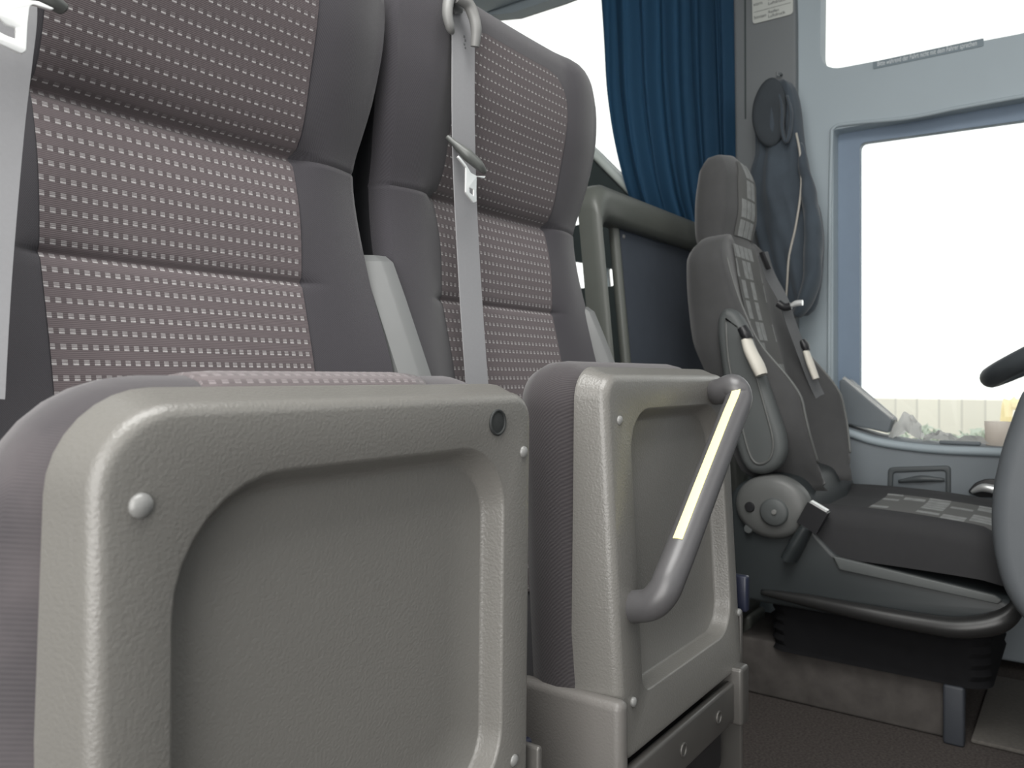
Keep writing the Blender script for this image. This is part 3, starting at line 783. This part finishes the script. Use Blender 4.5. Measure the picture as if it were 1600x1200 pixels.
finish_wall = finish(prism(outer, [w1, w3, dr, low1, low2, low3], XPL(XW + .03), .06), 'wall_left', G['wall'], None, 30)
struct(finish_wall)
# driver's window: inner frame set back in the opening
inn = rounded(wallp([(1336, 216), (1660, 170), (1660, 720), (1336, 690)]), .02, 5)
out2 = wallp([(1290, 190), (1680, 120), (1680, 800), (1290, 740)])
def window(n, outer_px, inner, mat, X, pane=True, th=.02):
    f = finish(prism(outer_px, [inner], XPL(X), th, .0), 'window_%d' % n, mat, None, 30); struct(f)
    if pane:
        finish(prism(inner, [], XPL(X), .004), 'pane', G['glass'], f, 30)
    return f
window(1, out2, inn, G['reveal'], XW + .075, th=.03)
def expand(poly, k):
    cy = sum(p[0] for p in poly) / len(poly); cz = sum(p[1] for p in poly) / len(poly)
    return [(cy + (p[0] - cy) * k, cz + (p[1] - cz) * k) for p in poly]
window(2, expand(w1, 1.06), expand(w1, 1.004), G['black'], XW + .066, th=.01)
window(3, expand(w3, 1.05), expand(w3, 1.003), G['black'], XW + .066, th=.01)
for n, l in ((4, low1), (5, low2), (6, low3)):
    window(n, expand(l, 1.15), expand(l, 1.01), G['black'], XW + .066, th=.01)
# pale rubber strip along sloping sill of the rear window, dark lining below it
sp = [P(a, b, X=XW - .016) for a, b in ((900, 208), (925, 236), (950, 262), (985, 297), (1016, 330))]
struct(finish(tube(sp, .017, 10, 4), 'trim_1', plain('pale_sill_strip', (.75, .82, .78, 1), .35, var=.03), None, 180))
lin = prism(wallp([(700, 200), (880, 198), (925, 238), (985, 298), (1016, 330), (1060, 380), (1090, 430), (1090, 620), (700, 620)]), [low1, low2, low3], XPL(XW - .006), .010)
struct(finish(lin, 'trim_2', G['dim'], None, 30))
# pillar between curtain and cab door
pil = wallp([(1146, -200), (1243, -200), (1248, 40), (1250, 620), (1146, 640)])
struct(finish(prism(pil, [], XPL(XW - .018), .036, .006), 'trim_3', G['wall_dark'], None, 40))
gv = pxX([(1169, -150), (1171, -150), (1172, 190), (1170, 190)], XW)
struct(finish(prism(gv, [], XPL(XW - .0375), .004), 'trim_6', G['dim'], None, 30))
# ridge line round the door opening
ed = [P(1295, 640, X=XW - .004), P(1296, 400, X=XW - .004), P(1299, 230, X=XW - .004), P(1303, 200, X=XW - .004), P(1330, 193, X=XW - .004), P(1420, 184, X=XW - .004), P(1500, 168, X=XW - .004), P(1640, 143, X=XW - .004)]
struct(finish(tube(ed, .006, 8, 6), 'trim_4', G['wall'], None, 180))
# blind/rail above the rear window
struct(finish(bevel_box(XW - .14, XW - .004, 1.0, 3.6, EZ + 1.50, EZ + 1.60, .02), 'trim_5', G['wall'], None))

# cab door panel with ledge
XD = 2.48
zl = [(1302, 662), (1330, 670), (1365, 681), (1410, 689), (1470, 695), (1540, 698), (1640, 702)]
top = pxX(zl, XD)
poly = [(YF, top[-1][1])] + top[::-1] + [(.66, top[0][1] + .004), (.66, .02), (YF, .02)]
door = finish(prism(poly, [], XPL((XD + XW) / 2 - .002), XW - XD - .004, .010, 4), 'door_1', G['doorpanel'], None, 40); struct(door)
lipp = [P(a, b + 8, X=XD - .002) for a, b in zl]
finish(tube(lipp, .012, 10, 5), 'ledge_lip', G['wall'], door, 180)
pk = rounded(pxX([(1388, 730), (1486, 727), (1486, 800), (1386, 800)], XD), .014)
finish(prism(pk, [rounded(pxX([(1396, 738), (1478, 735), (1478, 800), (1394, 800)], XD), .010)], XPL(XD - .002), .012, .004), 'pocket_rim', G['pocket'], door, 50)
finish(prism(rounded(pxX([(1396, 738), (1478, 735), (1478, 800), (1394, 800)], XD), .010), [], XPL(XD), .004, .001), 'pocket_face', G['wedge'], door, 50)
finish(tube([P(1404, 752, X=XD - .006), P(1440, 748, X=XD - .010), P(1476, 750, X=XD - .006)], [.004, .010, .004], 10, 5), 'pocket_pull', G['pocket'], door, 180)
hcup = rounded(pxX([(1512, 768), (1524, 754), (1540, 748), (1600, 748), (1600, 776), (1530, 776)], XD), .008)
hdl = finish(prism(hcup, [], XPL(XD - .004), .012, .003), 'handle_cup', G['black'], door, 50)
finish(tube([P(1518, 769, X=XD - .012), P(1536, 762, X=XD - .02), P(1560, 766, X=XD - .022), P(1590, 768, X=XD - .02)], [.004, .011, .012, .010], 12, 6), 'door_handle', G['chrome'], hdl, 180)

# ------------------------------------------------------------------ things on the ledge
zsurf = lambda px: herm(px, [a for a, b in zl], [P(a, b, X=XD).z for a, b in zl])
# tilted grey box
wb = pxX([(1311, 594), (1320, 592), (1394, 656), (1388, 677), (1313, 660)], 2.50)
bx = finish(prism(rounded(wb, .006), [], XPL(2.545), .09, .004), 'ledge_box', G['wedge'], None, 40)
tag(bx, 'grey wedge-shaped box standing at the rear end of the window ledge', 'box')
bt = finish(tube([P(1318, 590, X=2.505), P(1350, 616, X=2.505), P(1395, 653, X=2.505)], .005, 8, 3), 'lid_edge_highlight', G['paper'], bx, 180)  # white tube puts a highlight along the box's top edge
bt['label'] = 'pale tube as highlight along the lid edge'
# crumpled white papers
def crumple(c, sx, sy, sz, seed, n=9):
    rnd = random.Random(seed); bm = bmesh.new(); rows = []
    for i in range(n):
        rows.append([])
        for j in range(n):
            a, b = 2 * i / (n - 1) - 1, 2 * j / (n - 1) - 1
            h = sz * (max(0, 1 - a * a * .7 - b * b * .7)) * (.55 + .6 * rnd.random())
            rows[-1].append(bm.verts.new(Vector(c) + Vector((sx * a + rnd.uniform(-.1, .1) * sx, sy * b + rnd.uniform(-.12, .12) * sy, h))))
    for i in range(n - 1):
        for j in range(n - 1):
            bm.faces.new((rows[i][j], rows[i + 1][j], rows[i + 1][j + 1], rows[i][j + 1]))
    g = bmesh.ops.solidify(bm, geom=list(bm.faces), thickness=.0015)
    return bm
for k, (px, sx, sy, sz, lab) in enumerate(((1418, .034, .042, .075, 'crumpled white paper bag peaked beside the grey wedge box'),
                                           (1468, .036, .044, .030, 'low crumpled white paper in the middle of the window ledge'),
                                           (1520, .036, .042, .020, 'flat white paper on the window ledge next to the cream cup'))):
    q = P(px, 690, X=2.545); q.z = zsurf(px) + .006
    o = finish(crumple(q, sx, sy, sz, 3 + k), 'paper', G['paper'], None, 25)
    tag(o, lab, 'paper', 'white papers on the window ledge')
q = P(1500, 692, X=2.505); q.z = zsurf(1500) + .001
ph = finish(bevel_box(q.x - .010, q.x + .006, q.y - .05, q.y + .05, q.z + .0, q.z + .010, .003), 'tray', G['wedge'], None)
tag(ph, 'small flat dark object lying at the front edge of the window ledge', 'tray')
q = P(1560, 690, X=2.54); q.z = zsurf(1560) + .001
L = [[q + Vector((r * math.cos(a), r * math.sin(a), z)) for a in np.linspace(0, 2 * math.pi, 24, endpoint=False)] for r, z in ((.029, 0), (.031, .003), (.033, .060), (.034, .064), (.031, .064), (.028, .01))]
cp = finish(loft(L), 'cup', G['cup'], None, 40)
tag(cp, 'cream paper cup standing on the window ledge', 'cup')

# ------------------------------------------------------------------ notice card and sticker
def text_mesh(body, size, frame, mat, name, par, sx=1.0):
    cu = bpy.data.curves.new('t', 'FONT'); cu.body = body; cu.size = size; cu.extrude = .0003
    o = bpy.data.objects.new('t', cu); C.objects.link(o)
    dg = bpy.context.evaluated_depsgraph_get(); dg.update()
    me = bpy.data.meshes.new_from_object(o.evaluated_get(dg)); bpy.data.objects.remove(o); bpy.data.curves.remove(cu)
    O, ax, ay, az = [Vector(v) for v in frame]
    xs = [v.co.x for v in me.vertices]; 
    if sx != 1.0:
        k = sx / (max(xs) - min(xs))
        for v in me.vertices: v.co.x *= k
    M = Matrix(((ax.x, ay.x, az.x, O.x), (ax.y, ay.y, az.y, O.y), (ax.z, ay.z, az.z, O.z), (0, 0, 0, 1)))
    me.transform(M)
    return link(me, name, mat, par, 30)
XC = XW - .040
ca = pxX([(1174, -60), (1239, -76), (1239, 22), (1176, 38)], XC)
card = finish(prism(rounded(ca, .012), [], XPL(XC), .003, .0006), 'notice_card', G['card'], None, 30)
tag(card, 'pale printed card with rounded corners on the grey pillar', 'notice')
def wtext(body, px, py, size, X, mat, par, name, width=1.0):
    O = P(px, py, X=X)
    return text_mesh(body, size, (O, (0, -1, 0), (0, 0, 1), (-1, 0, 0)), mat, name, par, width)
for body, px, py, sz in (('vorn', 1177, 10, .016), ('Reifen', 1200, 1, .014), ('Luftdruck', 1200, 8, .014), ('hinten', 1178, 30.5, .016), ('Reifen', 1200, 21.5, .014), ('Luftdruck', 1200, 28, .014)):
    wtext(body, px, py, sz, XC - .0022, G['ink'], card, 'printed_word')
a, b = P(1178, 19.5, X=XC - .0018), P(1236, 6, X=XC - .0018)
b.z = a.z
finish(bevel_box(XC - .0022, XC - .0014, b.y, a.y, a.z - .0006, a.z + .0006, 0), 'printed_line', G['ink'], card)
st = pxX([(1364, 97), (1537, 66), (1537, 77), (1364, 108.5)], XW - .002)
zt = sum(p[1] for p in st) / 4
y0, y1 = st[0][0], st[1][0]
za, zb = P(1364, 97, X=XW).z, P(1364, 108.5, X=XW).z
stick = finish(prism(rounded([(y0, za), (y1, za), (y1, zb), (y0, zb)], .003, 2), [], XPL(XW - .0015), .002), 'sticker', G['sticker'], None, 30)
tag(stick, 'thin dark sticker strip with white lettering under the upper cab window', 'sticker')
text_mesh('Bitte während der Fahrt nicht mit dem Fahrer sprechen', .021, ((XW - .0032, y0 - .012, zb + .006), (0, -1, 0), (0, 0, 1), (-1, 0, 0)), G['white'], 'lettering', stick, (y0 - y1) - .03)

# ------------------------------------------------------------------ curtain
def curtain():
    bm = bmesh.new(); rows = []
    Xc = 2.53
    NZ, NS = 40, 120
    edges_l = [(940, -120), (946, 0), (949, 80), (956, 150), (966, 210), (978, 262), (992, 300), (1030, 340), (1060, 372)]
    for i in range(NZ + 1):
        py = -170 + (470 + 170) * i / NZ
        # left and right edges on plane, by photograph row
        lx = herm(py, [-170, 0, 80, 150, 210, 262, 300, 345, 400, 470], [938, 946, 949, 956, 966, 978, 990, 1010, 1030, 1045])
        rx = herm(py, [-170, 0, 200, 300, 470], [1138, 1143, 1147, 1148, 1148])
        L = P(lx, py, X=Xc); R = P(rx, py, X=Xc)
        zc = EZ + (590 - py) / FPX * 2.62
        row = []
        for j in range(NS + 1):
            s = j / NS
            y = L.y + (R.y - L.y) * s
            ph = s * 2 * math.pi * 5.2 + .5 * math.sin(3 * s + py * .002)
            amp = .018 * (1 - .15 * math.sin(py * .01)) * (1 + .35 * math.sin(7.1 * s))
            d = amp * math.sin(ph) + .012 * math.sin(2.3 * ph + .7 + py * .003)
            # drapery sweeps forward toward the tie-back
            row.append(bm.verts.new((Xc + d, y + .012 * math.cos(ph), zc)))
        rows.append(row)
    for i in range(NZ):
        for j in range(NS):
            bm.faces.new((rows[i][j], rows[i][j + 1], rows[i + 1][j + 1], rows[i + 1][j]))
    bmesh.ops.solidify(bm, geom=list(bm.faces), thickness=.002)
    return bm
cur = finish(curtain(), 'curtain', G['curtain'], None, 180)
tag(cur, 'dark blue pleated curtain hanging beside the rear side window', 'curtain')

# ------------------------------------------------------------------ jacket on a hook
hk = P(1222, 122, X=XW - .036)
hook = finish(tube([hk + Vector((.02, 0, .01)), hk + Vector((-.02, 0, .008)), hk + Vector((-.045, 0, -.008)), hk + Vector((-.05, 0, .004))], .004, 10, 6), 'coat_hook', G['wall_dark'], None, 60)
tag(hook, 'small grey coat hook on the pillar above the hanging jacket', 'hook')
def jacket():
    XJ = 2.50
    rows_px = [(126, 1208, 1228), (134, 1192, 1238), (150, 1185, 1246), (180, 1180, 1252), (210, 1181, 1255), (235, 1180, 1258), (262, 1172, 1262), (300, 1170, 1268), (340, 1176, 1282), (385, 1186, 1287), (430, 1200, 1285), (465, 1215, 1280), (485, 1225, 1274), (495, 1232, 1262)]
    loops = []
    pys = np.linspace(126, 495, 44)
    for py in pys:
        l = herm(py, [r[0] for r in rows_px], [r[1] for r in rows_px]); r_ = herm(py, [r[0] for r in rows_px], [r[2] for r in rows_px])
        A, B = P(l, py, X=XJ), P(r_, py, X=XJ)
        z = EZ + (590 - py) / FPX * XJ / (CS + SN * .336)
        cy, hw = (A.y + B.y) / 2, abs(A.y - B.y) / 2
        dp = herm(py, [126, 140, 200, 240, 330, 430, 495], [.015, .040, .055, .040, .060, .050, .020])
        L = []
        for k in range(48):
            a = 2 * math.pi * k / 48
            fold = 1 + .16 * math.sin(5 * a + py * .010) + .12 * math.sin(9 * a - py * .016) + .07 * math.sin(14 * a + py * .03)
            L.append(Vector((XJ + dp * math.sin(a) * fold, cy + hw * math.cos(a) * (1 + .02 * math.sin(7 * a)), z)))
        loops.append(L)
    return loft(loops)
jk = finish(jacket(), 'jacket', G['jacket'], None, 180)
tag(jk, 'dark blue-grey hooded jacket hanging from the hook beside the driver seat', 'jacket')
sv = [P(a, b, X=x) for a, b, x in ((1250, 225, 2.47), (1260, 280, 2.452), (1270, 350, 2.445), (1270, 420, 2.448), (1258, 470, 2.46), (1246, 492, 2.47))]
bm = tube(sv, [.010, .024, .033, .036, .030, .020], 20, 8, flat=.75)
for v in bm.verts:
    v.co += Vector((.003 * math.sin(v.co.z * 60 + v.co.y * 120), .002 * math.sin(v.co.z * 45 + v.co.x * 80), 0))
finish(bm, 'sleeve', G['jacket'], jk, 180)
L = []
hc = P(1201, 176, X=2.447)
for rr, xx in ((1, .012), (1.0, .0), (.9, -.006), (.7, -.008), (.3, -.009)):
    L.append([hc + Vector((xx, .052 * rr * math.cos(a), .105 * rr * math.sin(a) * (1 - .12 * math.cos(a)))) for a in np.linspace(0, 2 * math.pi, 32, endpoint=False)])
finish(loft(L), 'hood_opening', G['jacket_in'], jk, 180)
zp = [P(a, b, X=x) for a, b, x in ((1244, 208, 2.455), (1250, 240, 2.45), (1252, 290, 2.44), (1244, 350, 2.436), (1233, 400, 2.438), (1230, 440, 2.445), (1228, 470, 2.46))]
finish(tube(zp, .0035, 8, 5), 'zip', G['zip'], jk, 180)
hd_ = [P(a, b, X=x) for a, b, x in ((1216, 140, 2.45), (1222, 170, 2.438), (1222, 200, 2.436), (1228, 222, 2.44), (1234, 205, 2.438), (1236, 175, 2.44), (1230, 150, 2.448))]
finish(tube(hd_, [.006, .009, .010, .009, .010, .009, .006], 10, 6, flat=.6), 'hood_edge', G['jacket'], jk, 180)

# ------------------------------------------------------------------ steering wheel and dashboard
XDs = 1.70
dp = [(1600, 600), (1582, 648), (1562, 705), (1549, 765), (1546, 820), (1551, 870), (1564, 920), (1590, 965), (1640, 1010), (1900, 1040), (1900, 600)]
dsh = finish(prism(rounded(pxX(dp, XDs), .03), [], XPL(XDs + .07), .14, .03, 6), 'dash_body', G['dash'], None, 60)
dash = thing('dashboard', 'dark grey rounded dashboard end at the right edge of the view', 'dashboard', (1.95, -.5, 0))
dsh.parent = dash; dsh.data.transform(Matrix.Translation(-dash.location))
finish(bevel_box(1.60, 2.44, -1.15, -.38, EZ - .40, EZ - .16, .05, 5), 'dash_shelf', G['dash'], dash)
finish(bevel_box(1.60, 2.44, -1.12, -.45, .0, EZ - .38, .02, 3), 'dash_foot', G['dash'], dash)
sw = thing('steering_wheel', 'dark steering wheel seen edge-on in front of the cab window', 'steering wheel', (2.10, -.05, EZ))
tl = math.radians(28); wc = Vector((2.06, -.025, EZ + .105)); R_ = .225
e1 = Vector((1, 0, 0)); e2 = Vector((0, math.cos(tl), -math.sin(tl))); e3 = e1.cross(e2)
rim = finish(tube([wc + R_ * (math.cos(a) * e1 + math.sin(a) * e2) for a in np.linspace(0, 2 * math.pi, 64, endpoint=False)], .022, 16, 0, True), 'rim', G['wheel'], sw, 180)
hub = wc - e3 * (-.03)
if hub.z > wc.z: hub = wc - e3 * .03
finish(tube([hub + e3 * .02, hub - e3 * .03], .075, 24, 0), 'hub', G['wheel'], sw, 40)
for a in (0.5, math.pi - .5, -math.pi / 2):
    finish(tube([hub, wc + R_ * (math.cos(a) * e1 + math.sin(a) * e2)], .016, 10, 0, flat=.6), 'spoke', G['wheel'], sw, 60)
finish(tube([hub, hub + Vector((0, -.22, -.16)), Vector((2.06, -.42, EZ - .21))], .035, 16, 5), 'column', G['wheel'], sw, 60)

# ------------------------------------------------------------------ shell
fl_ = finish(bevel_box(-1.05, XW + .06, YF, YR, -.05, 0, 0), 'floor', G['floor'], None); struct(fl_)
XY = ((0, 0, ZTOP + .025), (1, 0, 0), (0, 1, 0), (0, 0, 1))
light_hatch = rrect(-.8, .9, -.46, .70, .08)  # unseen roof opening, added to let light in from above
ce = finish(prism([(-1.05, YF), (XW + .06, YF), (XW + .06, YR), (-1.05, YR)], [light_hatch], XY, .05), 'ceiling', G['ceiling'], None, 30); struct(ce)
hw = finish(prism(rrect(-.84, .94, -.50, .74, .1), [light_hatch], ((0, 0, ZTOP + .058), (1, 0, 0), (0, 1, 0), (0, 0, 1)), .014), 'window_7', G['black'], None, 30); struct(hw)
finish(prism(light_hatch, [], ((0, 0, ZTOP + .058), (1, 0, 0), (0, 1, 0), (0, 0, 1)), .006), 'pane', G['glass'], hw, 30)
wf = finish(bevel_box(-1.05, XW + .06, YF - .05, YF, 0, EZ + .85, 0), 'wall_front_block', G['doorpanel'], None); struct(wf)  # unseen front wall, added and raised to cut the frontal light
wr = finish(bevel_box(-1.05, XW + .06, YR, YR + .05, 0, ZTOP, 0), 'wall_rear', G['dim'], None); struct(wr)
wright = finish(bevel_box(-1.10, -1.05, .9, YR, 0, ZTOP, 0), 'wall_right', G['wall_dark'], None); struct(wright)
mt = finish(bevel_box(1.93, 2.38, -.35, .20, 0.001, .010, .003), 'floor_mat', G['mat'], None)
tag(mt, 'brown ribbed rubber mat on the floor in front of the driver seat plinth', 'mat')

# ------------------------------------------------------------------ outside
GZ = -1.15
gr = finish(bevel_box(XW + .3, 40, -40, 40, GZ - .05, GZ, 0), 'ground', G['ground'], None); struct(gr)
XF = 9.0
q = P(1390, 622, X=XF)
fence = finish(bevel_box(XF, XF + .05, -8, 6, GZ, q.z, .01, 1), 'fence', G['fence'], None)
tag(fence, 'pale wooden board fence outside the cab window', 'fence')
def shrub(c, r, seed, n=260):
    rnd = random.Random(seed); bm = bmesh.new()
    for _ in range(n):
        d = Vector((rnd.gauss(0, 1), rnd.gauss(0, 1), rnd.gauss(0, 1))).normalized() * r * rnd.uniform(.55, 1)
        d.z *= .8; p = Vector(c) + d
        s = .05 * rnd.uniform(.6, 1.3); a = Vector((rnd.gauss(0, 1), rnd.gauss(0, 1), rnd.gauss(0, 1))).normalized(); b = a.orthogonal().normalized()
        bm.faces.new([bm.verts.new(p + s * v) for v in (a, b * .5, -a, -b * .5)])
    return bm
for k, (px, py, r) in enumerate(((1428, 692, .26), (1534, 702, .26))):
    c = P(px, py, X=8.3)
    bm = shrub(c, r, 11 + k)
    tube([Vector((c.x, c.y, GZ)), c], .03, 8, 0, bm=bm)
    o = finish(bm, 'shrub', G['leaf'], None, 30, recalc=False)
    tag(o, ('left-hand' if k == 0 else 'right-hand') + ' of the two pale green shrubs against the board fence outside', 'shrub', 'shrubs by the fence')
ta = [P(1566, 690, X=7.4), P(1572, 655, X=7.4), P(1588, 634, X=7.4), P(1610, 628, X=7.4), P(1640, 640, X=7.4), P(1650, 690, X=7.4)]
ta[0].z = GZ; ta[-1].z = GZ
ar_ = finish(tube(ta, .04, 12, 6), 'hoop', G['tank'], None, 180)
tag(ar_, 'yellow curved hoop standing in front of the fence outside', 'hoop')

# ------------------------------------------------------------------ light
W = bpy.data.worlds.new('daylight'); bpy.context.scene.world = W; W.use_nodes = True
bg = W.node_tree.nodes['Background']; bg.inputs[0].default_value = (1.0, .995, .975, 1); bg.inputs[1].default_value = 1.5

def area(name, loc, d, sx, sy, w, col):
    l = bpy.data.lights.new(name, 'AREA'); l.shape = 'RECTANGLE'; l.size = sx; l.size_y = sy; l.energy = w; l.color = col
    o = bpy.data.objects.new(name, l); C.objects.link(o); o.location = loc
    o.rotation_euler = Vector(d).to_track_quat('-Z', 'Y').to_euler(); return o
area('overhead_fill', (.05, .12, ZTOP - .02), (0, 0, -1), 1.6, 1.1, 46, (1, .99, .96))  # added area lamp overhead, for fill and edge highlights
area('door_side_fill', (-1.02, -.15, EZ + .25), (1, .05, -.05), 1.3, 1.5, 29, (1, .98, .95))  # added area lamp boosting the light from the open door side
# ------------------------------------------------------------------ camera
cam = bpy.data.cameras.new('camera'); co = bpy.data.objects.new('camera', cam); C.objects.link(co)
cam.sensor_width = 36; cam.lens = FPX / 1600 * 36
cam.shift_y = -10 / 1600
co.location = (0, 0, EZ)
fwd = Vector((CS, SN, 0)); co.rotation_euler = fwd.to_track_quat('-Z', 'Y').to_euler()
cam.clip_start = .02
cam.dof.use_dof = True; cam.dof.focus_distance = .85; cam.dof.aperture_fstop = 11
bpy.context.scene.camera = co
sc = bpy.context.scene
sc.view_settings.view_transform = 'Standard'
sc.view_settings.look = 'None'
sc.view_settings.exposure = 0
